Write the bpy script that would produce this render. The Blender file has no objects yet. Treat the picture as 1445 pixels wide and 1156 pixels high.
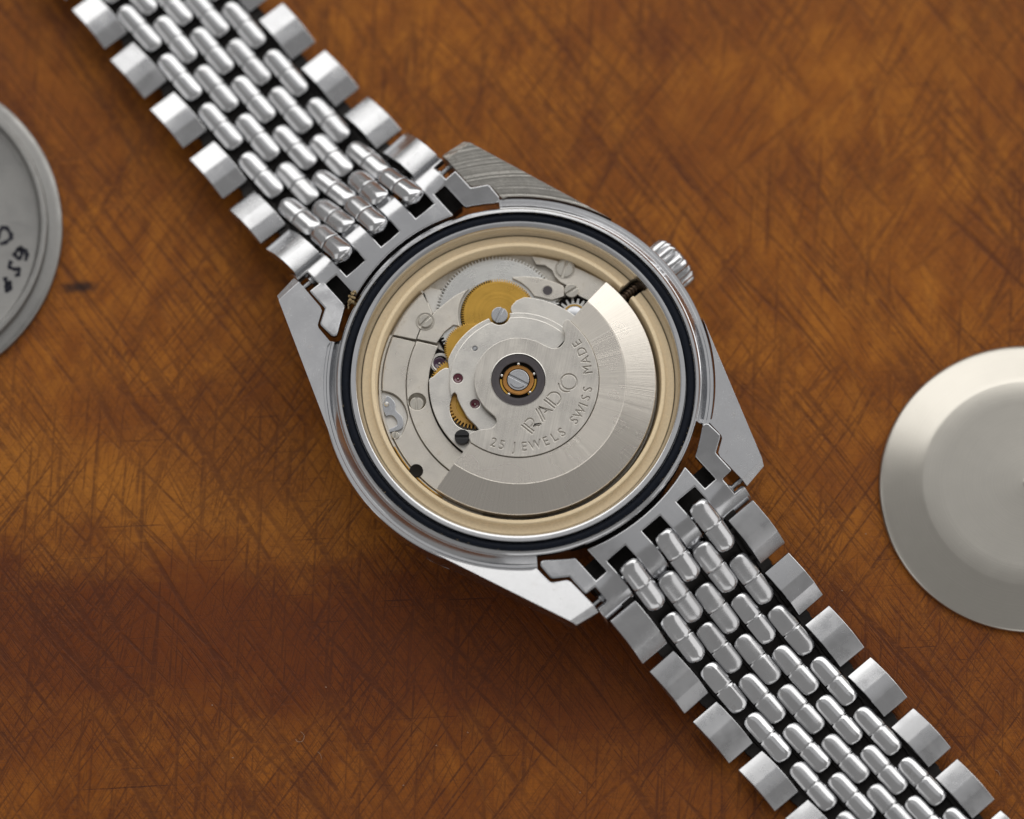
import bpy, bmesh, math, random
from mathutils import Vector, Matrix
random.seed(7)
PI = math.pi
rad = math.radians
S = 1.0 / 15000.0          # one working unit is 1/15 mm
sc = bpy.context.scene
COL = sc.collection

# ------------------------------------------------------------------ camera
TILT, DIST, AIM = rad(17.0), 9000.0, 112.0
cam = bpy.data.cameras.new("camera")
cam_o = bpy.data.objects.new("camera", cam)
COL.objects.link(cam_o)
cam_o.location = (0, -DIST * math.sin(TILT) * S, (AIM + DIST * math.cos(TILT)) * S)
cam_o.rotation_euler = (TILT, 0, 0)
cam.sensor_width = 36.0
cam.lens = 36.0 * 9000.0 / 1445.0
cam.clip_start, cam.clip_end = 0.01, 20.0
cam.dof.use_dof = True
cam.dof.focus_distance = DIST * S
cam.dof.aperture_fstop = 11.5
sc.camera = cam_o

# ------------------------------------------------------------------ room light: dim room, a window, and added fill lamps
world = bpy.data.worlds.new("World")
sc.world = world
world.use_nodes = True
bg = world.node_tree.nodes["Background"]
bg.inputs[0].default_value = (1.0, 0.98, 0.96, 1)
bg.inputs[1].default_value = 0.31


def area(name, direction, dist, sx, sy, radiance, colour):
    l = bpy.data.lights.new(name, 'AREA')
    l.shape = 'RECTANGLE'
    l.size, l.size_y, l.color = sx, sy, colour
    l.energy = radiance * PI * sx * sy
    o = bpy.data.objects.new(name, l)
    COL.objects.link(o)
    d = Vector(direction).normalized()
    o.location = d * dist
    o.rotation_euler = (-d).to_track_quat('-Z', 'Y').to_euler()
    return o


area("window_light", (0.12, 0.84, 0.62), 0.52, 1.04, 0.38, 1.75, (1.0, 0.985, 0.955))
area("right_fill_light", (0.93, -0.05, 0.42), 0.62, 0.62, 0.34, 0.75, (1.0, 0.98, 0.96))  # added fill on the right, no window known there; brightens bead sides
area("left_fill_light", (-0.92, -0.15, 0.40), 0.70, 0.62, 0.34, 0.55, (1.0, 0.985, 0.965))  # added fill on the left, brightens the metal's west sides
area("front_fill_light", (0.35, -0.90, 0.36), 0.80, 0.75, 0.30, 0.60, (1.0, 0.985, 0.965))  # added fill from the front, lifts the south-facing slopes
area("overhead_fill_light", (0.04, 0.36, 0.93), 0.95, 0.85, 0.40, 0.24, (0.98, 0.985, 1.0))  # added overhead fill, sets how bright flat metal reflects

sc.view_settings.view_transform = 'Standard'
sc.view_settings.look = 'None'
sc.view_settings.exposure = 0.0
sc.view_settings.gamma = 1.0
sc.view_settings.use_curve_mapping = False
sc.render.engine = 'CYCLES'
sc.cycles.use_denoising = True
sc.cycles.max_bounces = 10


# ------------------------------------------------------------------ materials
class NT:
    def __init__(self, name):
        self.m = bpy.data.materials.new(name)
        self.m.use_nodes = True
        self.t = self.m.node_tree
        self.b = self.t.nodes["Principled BSDF"]
        self._p = None

    def n(self, kind, **kw):
        nd = self.t.nodes.new(kind)
        for k, v in kw.items():
            setattr(nd, k, v)
        return nd

    def link(self, a, b):
        self.t.links.new(a, b)

    def val(self, sock, v):
        if hasattr(v, 'is_output') or isinstance(v, bpy.types.NodeSocket):
            self.link(v, sock)
        else:
            sock.default_value = v

    def pos(self):                       # object coordinates in working units
        if self._p is None:
            tc = self.n('ShaderNodeTexCoord')
            vm = self.n('ShaderNodeVectorMath', operation='SCALE')
            vm.inputs['Scale'].default_value = 1.0 / S
            self.link(tc.outputs['Object'], vm.inputs[0])
            self._p = vm.outputs[0]
        return self._p

    def math(self, op, a, b=0.0, c=0.0, clamp=False):
        nd = self.n('ShaderNodeMath', operation=op, use_clamp=clamp)
        self.val(nd.inputs[0], a)
        self.val(nd.inputs[1], b)
        self.val(nd.inputs[2], c)
        return nd.outputs[0]

    def mapped(self, vec, angle=0.0, scale=(1, 1, 1), loc=(0, 0, 0)):
        if angle:
            r = self.n('ShaderNodeVectorRotate', rotation_type='Z_AXIS')
            r.inputs['Angle'].default_value = angle
            self.link(vec, r.inputs['Vector'])
            vec = r.outputs[0]
        mp = self.n('ShaderNodeMapping')
        self.link(vec, mp.inputs['Vector'])
        mp.inputs['Scale'].default_value = scale
        mp.inputs['Location'].default_value = loc
        return mp.outputs[0]

    def noise(self, vec, scale=1.0, detail=2.0, rough=0.5, dist=0.0, dims='3D', w=None):
        nd = self.n('ShaderNodeTexNoise', noise_dimensions=dims)
        if dims != '1D':
            self.link(vec, nd.inputs['Vector'])
        if w is not None:
            self.val(nd.inputs['W'], w)
        nd.inputs['Scale'].default_value = scale
        nd.inputs['Detail'].default_value = detail
        nd.inputs['Roughness'].default_value = rough
        nd.inputs['Distortion'].default_value = dist
        return nd.outputs[0]

    def ramp(self, f, lo, hi, a=0.0, b=1.0, smooth=True):
        nd = self.n('ShaderNodeMapRange', interpolation_type='SMOOTHSTEP' if smooth else 'LINEAR')
        self.link(f, nd.inputs[0])
        for i, v in enumerate((lo, hi, a, b)):
            nd.inputs[i + 1].default_value = v
        return nd.outputs[0]

    def mix(self, f, a, b, blend='MIX'):
        nd = self.n('ShaderNodeMix', data_type='RGBA', blend_type=blend)
        self.val(nd.inputs[0], f)
        for s, v in ((nd.inputs[6], a), (nd.inputs[7], b)):
            if isinstance(v, bpy.types.NodeSocket):
                self.link(v, s)
            else:
                s.default_value = (*v, 1)
        return nd.outputs[2]

    def bump(self, h, strength, dist, prev=None):
        nd = self.n('ShaderNodeBump')
        nd.inputs['Strength'].default_value = strength
        nd.inputs['Distance'].default_value = dist * S
        self.link(h, nd.inputs['Height'])
        if prev is not None:
            self.link(prev, nd.inputs['Normal'])
        return nd.outputs[0]

    def finish(self, colour=None, rough=None, normal=None, metal=0.0):
        if colour is not None:
            if isinstance(colour, bpy.types.NodeSocket):
                self.link(colour, self.b.inputs['Base Color'])
            else:
                self.b.inputs['Base Color'].default_value = (*colour, 1)
        if rough is not None:
            self.val(self.b.inputs['Roughness'], rough)
        if normal is not None:
            self.link(normal, self.b.inputs['Normal'])
        self.b.inputs['Metallic'].default_value = metal
        return self.m


def angle_coord(N):
    sp = N.n('ShaderNodeSeparateXYZ')
    N.link(N.pos(), sp.inputs[0])
    return N.math('ARCTAN2', sp.outputs[1], sp.outputs[0]), sp


def metal(name, col, rough, finish='plain', amp=1.0, dirt=0.0, tint=(0.30, 0.24, 0.17), vary=False):
    """polished, brushed, radial, circular or blasted metal with wear"""
    N = NT(name)
    p = N.pos()
    if vary:                              # every copy wears its own marks
        oi = N.n('ShaderNodeObjectInfo')
        off = N.math('MULTIPLY', oi.outputs['Random'], 937.0)
        va = N.n('ShaderNodeVectorMath', operation='ADD')
        N.link(p, va.inputs[0])
        N.link(off, va.inputs[1])
        p = va.outputs[0]
    big = N.noise(p, 0.035, 3, 0.6)
    fine = N.noise(p, 0.9, 2, 0.6)
    r = N.ramp(big, 0.3, 0.7, rough * 0.75, rough * 1.3)
    c = N.mix(N.ramp(big, 0.3, 0.75), tuple(x * 0.93 for x in col), col)
    nrm = None
    if finish == 'satin':
        r = N.ramp(big, 0.2, 0.8, rough * 0.95, rough * 1.07)
        c = N.mix(N.ramp(big, 0.25, 0.8), tuple(x * 0.97 for x in col), col)
        sA = N.ramp(N.noise(N.mapped(p, 0.35, (0.07, 1.1, 1)), 1.0, 2, 0.6), 0.70, 0.78)
        sp_ = N.ramp(N.noise(p, 0.12, 3, 0.7), 0.66, 0.74)
        ln = N.n('ShaderNodeVectorMath', operation='LENGTH')
        N.link(p, ln.inputs[0])
        tl = N.noise(None, 1.0, 3, 0.7, dims='1D', w=N.math('MULTIPLY', ln.outputs['Value'], 0.55))
        h = N.math('MULTIPLY_ADD', fine, 0.35, N.math('MULTIPLY_ADD', tl, 0.9, sA))
        c = N.mix(N.ramp(tl, 0.3, 0.7), tuple(x * 0.94 for x in col), c)
        nrm = N.bump(h, 0.12 * amp, 0.6)
        c = N.mix(N.math('MULTIPLY', sp_, 0.35), c, (0.42, 0.41, 0.38))
    elif finish == 'turned':
        ln = N.n('ShaderNodeVectorMath', operation='LENGTH')
        N.link(p, ln.inputs[0])
        a = N.noise(None, 1.0, 2, 0.6, dims='1D', w=N.math('MULTIPLY', ln.outputs['Value'], 0.24))
        blot = N.noise(p, 0.12, 4, 0.7)
        nrm = N.bump(N.math('MULTIPLY_ADD', blot, 0.8, a), 0.5 * amp, 2.0)
        c = N.mix(N.ramp(a, 0.35, 0.65), tuple(x * 0.7 for x in col), col)
    elif finish == 'plain':
        sA = N.noise(N.mapped(p, 0.5, (0.05, 1.6, 1)), 1.0, 2, 0.6)
        sB = N.noise(N.mapped(p, -0.9, (0.04, 2.0, 1)), 1.0, 2, 0.6)
        sA = N.ramp(sA, 0.66, 0.76)
        sB = N.ramp(sB, 0.66, 0.76)
        h = N.math('ADD', sA, sB)
        h = N.math('MULTIPLY_ADD', fine, 0.25, h)
        nrm = N.bump(h, 0.10 * amp, 0.6)
        r = N.math('MULTIPLY_ADD', h, 0.05 * amp, r)
    elif finish == 'brushed':
        a = N.noise(N.mapped(p, rad(-38), (0.012, 0.75, 0.75)), 1.0, 4, 0.7)
        nrm = N.bump(a, 0.30 * amp, 0.9)
        c = N.mix(N.ramp(a, 0.3, 0.7), tuple(x * 0.86 for x in col), tuple(min(1, x * 1.04) for x in col))
    elif finish == 'radial':
        ang, sp = angle_coord(N)
        a = N.noise(None, 1.0, 4, 0.75, dims='1D', w=N.math('MULTIPLY', ang, 140.0))
        a2 = N.noise(N.mapped(p, 0, (0.02, 0.02, 0.02)), 1.0, 2, 0.5)
        nrm = N.bump(a, 0.40 * amp, 0.55)
        c = N.mix(N.ramp(a, 0.25, 0.75), tuple(x * 0.84 for x in col), tuple(min(1, x * 1.05) for x in col))
        r = N.math('MULTIPLY_ADD', a2, 0.1, rough - 0.05)
    elif finish == 'circular':
        ln = N.n('ShaderNodeVectorMath', operation='LENGTH')
        N.link(p, ln.inputs[0])
        a = N.noise(None, 1.0, 4, 0.75, dims='1D', w=N.math('MULTIPLY', ln.outputs['Value'], 0.9))
        nrm = N.bump(a, 0.25 * amp, 0.9)
        c = N.mix(N.ramp(a, 0.25, 0.75), tuple(x * 0.9 for x in col), tuple(min(1, x * 1.03) for x in col))
    elif finish == 'blasted':
        a = N.noise(p, 0.85, 3, 0.7)
        nrm = N.bump(a, 0.30 * amp, 0.9)
        c = N.mix(N.ramp(a, 0.3, 0.7), tuple(x * 0.9 for x in col), col)
    if dirt:
        d = N.ramp(N.noise(p, 0.07, 5, 0.7), 0.56, 0.72, 0.0, dirt)
        c = N.mix(d, c, tint)
        r = N.math('MULTIPLY_ADD', d, 0.25, r)
    if vary:
        r = N.math('MULTIPLY', r, N.math('MULTIPLY_ADD', oi.outputs['Random'], 0.7, 0.7))
        v = N.math('MULTIPLY_ADD', oi.outputs['Random'], -0.13, 1.05)
        cc = N.n('ShaderNodeCombineColor')
        for i in range(3):
            N.link(v, cc.inputs[i])
        c = N.mix(1.0, c, cc.outputs[0], 'MULTIPLY')
    return N.finish(c, r, nrm, 1.0)


def simple(name, col, rough, spec=0.5, coat=0.0, noise=0.0, metalness=0.0):
    N = NT(name)
    c = col
    nrm = None
    if noise:
        a = N.noise(N.pos(), 0.25, 4, 0.65)
        c = N.mix(N.ramp(a, 0.3, 0.7), tuple(x * (1 - noise) for x in col), tuple(min(1, x * (1 + noise * 0.6)) for x in col))
        nrm = N.bump(N.noise(N.pos(), 1.2, 2), 0.12, 0.5)
    m = N.finish(c, rough, nrm, metalness)
    N.b.inputs['Specular IOR Level'].default_value = spec
    N.b.inputs['Coat Weight'].default_value = coat
    N.b.inputs['Coat Roughness'].default_value = 0.05
    return m


STEEL = (0.60, 0.605, 0.62)
NICKEL = (0.69, 0.655, 0.60)
M = {}
M['case'] = metal('polished_case_steel', STEEL, 0.11, 'plain', 1.0, 0.12)
M['lug'] = metal('worn_lug_steel', STEEL, 0.19, 'plain', 1.5, 0.16)
M['lug_raw'] = metal('stained_lug_steel', (0.56, 0.54, 0.50), 0.34, 'turned', 1.0, 0.7, (0.20, 0.185, 0.16))
M['endlink'] = metal('end_link_steel', (0.51, 0.515, 0.53), 0.15, 'plain', 0.9, 0.06)
M['bead'] = metal('bead_steel', (0.62, 0.625, 0.64), 0.15, 'plain', 1.0, 0.22, (0.20, 0.17, 0.14), True)
M['link'] = metal('link_steel', (0.55, 0.555, 0.57), 0.23, 'plain', 1.0, 0.12, (0.25, 0.22, 0.18), True)
M['pin'] = simple('grimy_shaded_steel', (0.014, 0.012, 0.011), 0.55, 0.4, 0, 0.4, 0.4)  # near-black for grime and for painted shade in bracelet gaps and end-link notches
M['weight'] = metal('radially_brushed_nickel', (0.72, 0.675, 0.61), 0.28, 'radial', 1.0)
M['rotor'] = metal('brushed_rotor_nickel', (0.70, 0.665, 0.61), 0.33, 'brushed', 1.0)
M['bridge'] = metal('blasted_bridge_nickel', (0.69, 0.65, 0.585), 0.36, 'blasted', 0.9, 0.34, (0.42, 0.36, 0.28))
M['auto'] = metal('blasted_pale_nickel', (0.74, 0.715, 0.67), 0.36, 'blasted', 0.7, 0.05)
M['floor'] = metal('main_plate_nickel', (0.52, 0.49, 0.44), 0.40, 'blasted', 1.0, 0.25)
M['bevel'] = metal('bright_bevel_nickel', (0.80, 0.78, 0.74), 0.25, 'plain', 0.5)
M['wheel'] = metal('circular_grained_steel', (0.66, 0.655, 0.63), 0.28, 'circular', 1.0)
M['gold'] = metal('gilt_brass', (0.60, 0.355, 0.075), 0.33, 'circular', 1.0, 0.12, (0.35, 0.2, 0.06))
M['gold2'] = metal('gilt_coarse_brass', (0.58, 0.34, 0.10), 0.34, 'plain', 0.8, 0.35, (0.10, 0.05, 0.02))
M['bronze'] = metal('bronze_race', (0.46, 0.225, 0.07), 0.30, 'circular', 0.6, 0.1)
M['darkring'] = metal('dark_oxide_steel', (0.115, 0.105, 0.11), 0.38, 'circular', 0.5)
M['screw'] = metal('screw_steel', (0.52, 0.53, 0.55), 0.26, 'circular', 0.7, 0.1)
M['screw_warm'] = metal('screw_nickel', (0.58, 0.55, 0.49), 0.27, 'circular', 0.7, 0.1)
M['black'] = simple('black_oxide', (0.012, 0.012, 0.014), 0.35, 0.5, 0, 0.2)
M['void'] = simple('gap_shade_black', (0.01, 0.008, 0.006), 0.7, 0.2)  # near-black colour stands in for the shade in gaps and holes
M['rubber'] = simple('black_rubber', (0.006, 0.009, 0.017), 0.45, 0.16, 0.0, 0.3)
M['ruby'] = simple('ruby', (0.10, 0.006, 0.022), 0.12, 0.6, 0.6)
M['amethyst'] = simple('purple_ruby', (0.045, 0.008, 0.04), 0.12, 0.6, 0.6)
M['ring'] = simple('cream_plastic', (0.93, 0.75, 0.49), 0.36, 0.45, 0.0, 0.06)
M['ink'] = simple('faded_pen_ink', (0.018, 0.018, 0.028), 0.7, 0.2, 0, 0.4)
M['glass'] = simple('crystal_glass', (0.5, 0.5, 0.5), 0.05, 0.5)
M['stem'] = metal('dark_threaded_steel', (0.12, 0.085, 0.06), 0.40, 'plain', 1.0)
M['lint'] = simple('pale_lint', (0.36, 0.27, 0.20), 0.9, 0.1)
M['grime'] = simple('brown_grime', (0.36, 0.27, 0.15), 0.9, 0.1, 0, 0.4)
M['back_in'] = metal('matt_back_steel', (0.33, 0.325, 0.315), 0.42, 'blasted', 0.5, 0.05)
M['cover'] = metal('tin_cover', (0.55, 0.525, 0.475), 0.31, 'satin', 0.9, 0.0)


def wood():
    N = NT('varnished_scratched_wood')
    p = N.pos()
    sp = N.n('ShaderNodeSeparateXYZ')
    N.link(p, sp.inputs[0])
    x, y = sp.outputs[0], sp.outputs[1]
    warp = N.noise(N.mapped(p, 0, (0.004, 0.009, 1)), 1.0, 6, 0.68)
    # growth bands running across: a deep red-brown one under the watch, golden wood either side
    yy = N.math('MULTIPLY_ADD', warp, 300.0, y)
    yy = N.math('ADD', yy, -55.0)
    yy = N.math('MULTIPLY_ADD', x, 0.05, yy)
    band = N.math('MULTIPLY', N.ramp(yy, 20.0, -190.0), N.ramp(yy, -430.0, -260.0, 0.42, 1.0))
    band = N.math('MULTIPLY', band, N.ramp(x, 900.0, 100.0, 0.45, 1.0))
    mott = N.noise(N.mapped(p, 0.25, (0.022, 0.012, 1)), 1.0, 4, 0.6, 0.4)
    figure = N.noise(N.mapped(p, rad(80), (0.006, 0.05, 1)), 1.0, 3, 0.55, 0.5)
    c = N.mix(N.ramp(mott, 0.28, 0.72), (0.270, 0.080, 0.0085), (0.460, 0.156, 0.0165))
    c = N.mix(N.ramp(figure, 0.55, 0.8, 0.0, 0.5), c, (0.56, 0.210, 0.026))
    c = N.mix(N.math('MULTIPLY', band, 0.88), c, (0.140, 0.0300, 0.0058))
    gold_streak = N.math('MULTIPLY', N.ramp(yy, -170.0, -20.0), N.ramp(yy, 150.0, 0.0))  # brighter orange streak of the wood, strongest at the left
    gold_streak = N.math('MULTIPLY', gold_streak, N.ramp(x, 0.0, -350.0, 0.15, 0.75))
    c = N.mix(gold_streak, c, (0.46, 0.170, 0.022))
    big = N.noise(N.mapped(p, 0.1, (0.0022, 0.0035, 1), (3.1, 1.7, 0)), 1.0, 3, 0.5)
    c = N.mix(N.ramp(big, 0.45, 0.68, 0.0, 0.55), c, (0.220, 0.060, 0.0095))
    # fine fibre
    fib = N.noise(N.mapped(p, 0, (0.05, 0.32, 1)), 1.0, 5, 0.7)
    c = N.mix(N.ramp(fib, 0.35, 0.75, 0.0, 0.28), c, (0.09, 0.030, 0.007))
    dash = N.ramp(N.noise(N.mapped(p, 0.03, (0.028, 0.42, 1), (4, 2, 0)), 1.0, 3, 0.6), 0.60, 0.72)
    c = N.mix(N.math('MULTIPLY', dash, 0.5), c, (0.10, 0.028, 0.008))
    height = N.math('MULTIPLY_ADD', dash, -0.4, N.math('MULTIPLY', fib, 0.35))
    dark = None
    # dragged tool and knife marks: (direction, length, width, threshold, depth, mask scale, mask offset)
    masks = [N.noise(N.mapped(p, 0, (q, q, 1), (o, 2 * o, 0)), 1.0, 2, 0.5) for q, o in ((0.0028, 0.0), (0.0034, 13.0), (0.0030, 27.0), (0.0045, 41.0))]
    masks = [N.ramp(m_, 0.34, 0.52) for m_ in masks]
    marks = [(-52, 340, 8.0, 0.545, 0.75, 0, 0.0), (-55, 240, 3.4, 0.56, 0.7, 0, 5.0), (-46, 420, 10.0, 0.56, 0.7, 2, 9.0),
             (54, 340, 4.4, 0.575, 0.75, 1, 13.0), (64, 300, 7.5, 0.56, 0.65, 1, 17.0), (87, 230, 8.0, 0.54, 0.65, 2, 21.0),
             (3, 230, 3.0, 0.655, 1.0, 3, 29.0), (-59, 520, 18.0, 0.53, 0.6, 2, 33.0), (41, 460, 10.0, 0.57, 0.5, 1, 38.0),
             (-50, 420, 2.2, 0.575, 0.7, 0, 44.0), (57, 380, 2.1, 0.585, 0.65, 1, 51.0), (78, 300, 2.4, 0.585, 0.6, 2, 57.0), (-63, 300, 2.0, 0.59, 0.6, 3, 63.0)]
    for ang, ln, wd, th, dep, mi, off in marks:
        a = N.noise(N.mapped(p, -rad(ang), (1.0 / ln, 1.0 / wd, 1), (off, off * 1.7, off)), 1.0, 2.0, 0.55, 0.06)
        ln_ = N.math('MULTIPLY', N.ramp(a, th, th + (0.09 if wd < 5 else 0.13)), masks[mi])
        ln_ = N.math('MULTIPLY', ln_, dep)
        dark = ln_ if dark is None else N.math('MAXIMUM', dark, ln_)
    brk = N.noise(p, 0.09, 4, 0.7)
    dark = N.math('MULTIPLY', dark, N.ramp(brk, 0.30, 0.55, 0.35, 1.0))
    c = N.mix(N.math('MULTIPLY', dark, 0.98), c, (0.060, 0.018, 0.0092))
    # the dark knot left of the watch
    kx = N.math('MULTIPLY', N.math('ADD', x, 622.0), 1.0 / 34.0)
    ky = N.math('MULTIPLY', N.math('ADD', y, -218.0), 1.0 / 13.0)
    kd = N.math('SQRT', N.math('ADD', N.math('POWER', kx, 2.0), N.math('POWER', ky, 2.0)))
    kd = N.math('MULTIPLY_ADD', N.noise(p, 0.06, 3, 0.6), 0.8, kd)
    kn = N.ramp(kd, 0.55, 1.5, 1.0, 0.0)
    c = N.mix(N.math('MULTIPLY', kn, 0.92), c, (0.022, 0.012, 0.011))
    height = N.math('MULTIPLY_ADD', dark, -1.3, height)
    pore = N.noise(p, 0.35, 3, 0.65)
    nrm = N.bump(height, 0.45, 1.6)
    nrm = N.bump(pore, 0.16, 1.6, nrm)
    rough = N.math('MULTIPLY_ADD', dark, 0.18, N.ramp(mott, 0.3, 0.7, 0.36, 0.47))
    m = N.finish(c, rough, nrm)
    N.b.inputs['Specular IOR Level'].default_value = 0.17
    return m


M['wood'] = wood()


# ------------------------------------------------------------------ mesh helpers (all lengths in working units)
def make(name, me, mat, parent=None, loc=(0, 0, 0), sharp=35):
    me.materials.clear()
    me.materials.append(M[mat])
    o = bpy.data.objects.new(name, me)
    COL.objects.link(o)
    o.location = Vector(loc) * S
    if parent is not None:
        o.parent = parent
    if sharp is not None and len(me.polygons):
        me.shade_smooth()
        me.set_sharp_from_angle(angle=rad(sharp))
    return o


def raw(name, verts, faces):
    me = bpy.data.meshes.new(name)
    me.from_pydata([tuple(c * S for c in v) for v in verts], [], faces)
    me.validate()
    bm = bmesh.new()
    bm.from_mesh(me)
    bmesh.ops.recalc_face_normals(bm, faces=bm.faces)
    bm.to_mesh(me)
    bm.free()
    return me


def lathe_data(profile, seg=96, a0=None, a1=None, closed=False):
    """profile [(r, z)...] turned about z; closed joins last to first; a0..a1 (degrees) makes a sector with end caps"""
    full = a0 is None
    n = seg if full else seg + 1
    V, F = [], []
    k = len(profile)
    for i in range(n):
        a = 2 * PI * i / seg if full else rad(a0 + (a1 - a0) * i / seg)
        for r, z in profile:
            V.append((r * math.cos(a), r * math.sin(a), z))
    steps = seg if full else seg
    for i in range(steps):
        j = (i + 1) % n
        for q in range(k if closed else k - 1):
            w = (q + 1) % k
            F.append((i * k + q, j * k + q, j * k + w, i * k + w))
    if not full and closed:
        F.append(tuple(range(k)))
        F.append(tuple(range((n - 1) * k, n * k)))
    return V, F


def lathe(name, profile, mat, parent=None, loc=(0, 0, 0), seg=96, a0=None, a1=None, closed=False, sharp=35):
    V, F = lathe_data(profile, seg, a0, a1, closed)
    # merge the points on the axis
    me = bpy.data.meshes.new(name)
    me.from_pydata([tuple(c * S for c in v) for v in V], [], F)
    bm = bmesh.new()
    bm.from_mesh(me)
    bmesh.ops.remove_doubles(bm, verts=[v for v in bm.verts if v.co.x ** 2 + v.co.y ** 2 < (1e-3 * S) ** 2], dist=1e-3 * S)
    bmesh.ops.dissolve_degenerate(bm, edges=bm.edges, dist=1e-4 * S)
    bmesh.ops.recalc_face_normals(bm, faces=bm.faces)
    bm.to_mesh(me)
    bm.free()
    return make(name, me, mat, parent, loc, sharp)


def plate_mesh(name, loops, z0, z1, bevel=0.5, res=1):
    """a flat part with holes: first loop outside, the others cut out; edges eased by bevel"""
    cu = bpy.data.curves.new("tmp", 'CURVE')
    cu.dimensions = '2D'
    cu.fill_mode = 'BOTH'
    for lp in loops:
        sp = cu.splines.new('POLY')
        sp.points.add(len(lp) - 1)
        for p, q in zip(sp.points, lp):
            p.co = (q[0], q[1], 0, 1)
        sp.use_cyclic_u = True
    h = (z1 - z0) / 2
    b = min(bevel, h * 0.9)
    cu.extrude = h - b
    cu.bevel_depth = b
    cu.bevel_resolution = res
    cu.offset = -b
    o = bpy.data.objects.new("tmp", cu)
    COL.objects.link(o)
    dg = bpy.context.evaluated_depsgraph_get()
    me = bpy.data.meshes.new_from_object(o.evaluated_get(dg), depsgraph=dg)
    bpy.data.objects.remove(o)
    bpy.data.curves.remove(cu)
    me.name = name
    me.transform(Matrix.Translation((0, 0, (z0 + z1) / 2)))
    me.transform(Matrix.Scale(S, 4))
    return me


def plate(name, loops, z0, z1, mat, parent=None, bevel=0.5, loc=(0, 0, 0), sharp=30):
    if loc[0] or loc[1]:
        loops = [[(x - loc[0], y - loc[1]) for x, y in lp] for lp in loops]
    return make(name, plate_mesh(name, loops, z0, z1, bevel), mat, parent, (loc[0], loc[1], 0), sharp)


def join(name, meshes):
    bm = bmesh.new()
    for m in meshes:
        bm.from_mesh(m)
    me = bpy.data.meshes.new(name)
    bm.to_mesh(me)
    bm.free()
    return me


def arc(r, a0, a1, n=None, c=(0, 0)):
    n = n or max(2, int(abs(a1 - a0) / 3))
    return [(c[0] + r * math.cos(rad(a0 + (a1 - a0) * i / n)), c[1] + r * math.sin(rad(a0 + (a1 - a0) * i / n))) for i in range(n + 1)]


def circle(r, c=(0, 0), n=32):
    return [(c[0] + r * math.cos(2 * PI * i / n), c[1] + r * math.sin(2 * PI * i / n)) for i in range(n)]


def smooth(pts, n=4, closed=False):
    out = []
    m = len(pts)
    for i in range(m if closed else m - 1):
        if closed:
            p0, p1, p2, p3 = (pts[(i + k) % m] for k in (-1, 0, 1, 2))
        else:
            p0, p1, p2, p3 = pts[max(i - 1, 0)], pts[i], pts[i + 1], pts[min(i + 2, m - 1)]
        for k in range(n):
            t = k / n
            out.append(tuple(0.5 * (2 * b + (c - a) * t + (2 * a - 5 * b + 4 * c - d) * t * t + (3 * b - a - 3 * c + d) * t ** 3)
                             for a, b, c, d in zip(p0, p1, p2, p3)))
    if not closed:
        out.append(pts[-1])
    return out


def gear_loop(r, depth, n, ph=0.0, duty=0.5):
    pts = []
    for i in range(n):
        for f, rr in ((0.0, r - depth), (0.5 - duty * 0.5, r - depth), (0.5 - duty * 0.28, r), (0.5 + duty * 0.28, r), (0.5 + duty * 0.5, r - depth)):
            a = 2 * PI * (i + f) / n + ph
            if f == 0.0:
                continue
            pts.append((rr * math.cos(a), rr * math.sin(a)))
    return pts


def gear(name, c, r, depth, n, z0, z1, mat, parent, holes=(), duty=0.5):
    loops = [gear_loop(r, depth, n, 0.1, duty)] + list(holes)
    return make(name, plate_mesh(name, loops, z0, z1, 0.3), mat, parent, (c[0], c[1], 0), 30)


def tube_data(pts, r, seg=10, cap=True):
    V, F = [], []
    for i, p in enumerate(pts):
        a = Vector(pts[max(i - 1, 0)])
        b = Vector(pts[min(i + 1, len(pts) - 1)])
        d = (b - a).normalized()
        u = d.orthogonal().normalized() if i == 0 else (u - d * u.dot(d)).normalized()
        w = d.cross(u)
        rr = r[i] if isinstance(r, (list, tuple)) else r
        for k in range(seg):
            q = Vector(p) + (u * math.cos(2 * PI * k / seg) + w * math.sin(2 * PI * k / seg)) * rr
            V.append(tuple(q))
    for i in range(len(pts) - 1):
        for k in range(seg):
            k2 = (k + 1) % seg
            F.append((i * seg + k, i * seg + k2, (i + 1) * seg + k2, (i + 1) * seg + k))
    if cap:
        F.append(tuple(range(seg)))
        F.append(tuple(range((len(pts) - 1) * seg, len(pts) * seg)))
    return V, F


def merge_data(parts):
    V, F = [], []
    for v, f in parts:
        o = len(V)
        V += v
        F += [tuple(i + o for i in q) for q in f]
    return V, F


def slab(poly, ztop, zbot):
    """prism with a sloped top: ztop is a function of (x, y)"""
    n = len(poly)
    V = [(x, y, ztop(x, y)) for x, y in poly] + [(x, y, zbot) for x, y in poly]
    F = [tuple(range(n)), tuple(range(n, 2 * n))] + [(i, (i + 1) % n, n + (i + 1) % n, n + i) for i in range(n)]
    return V, F


def bevelled(o, w, seg=2, angle=40):
    b = o.modifiers.new('bevel', 'BEVEL')
    b.width = w * S
    b.segments = seg
    b.limit_method = 'ANGLE'
    b.angle_limit = rad(angle)
    b.harden_normals = False
    return o


def tag(o, label=None, cat=None, group=None, kind=None):
    for k, v in (('label', label), ('category', cat), ('group', group), ('kind', kind)):
        if v:
            o[k] = v
    return o


# ------------------------------------------------------------------ the table
def table():
    V, F = slab([(-3600, -3600), (3600, -3600), (3600, 3600), (-3600, 3600)], lambda x, y: 0.0, -300.0)
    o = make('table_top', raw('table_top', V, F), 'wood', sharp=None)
    tag(o, kind='structure')


table()

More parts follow.
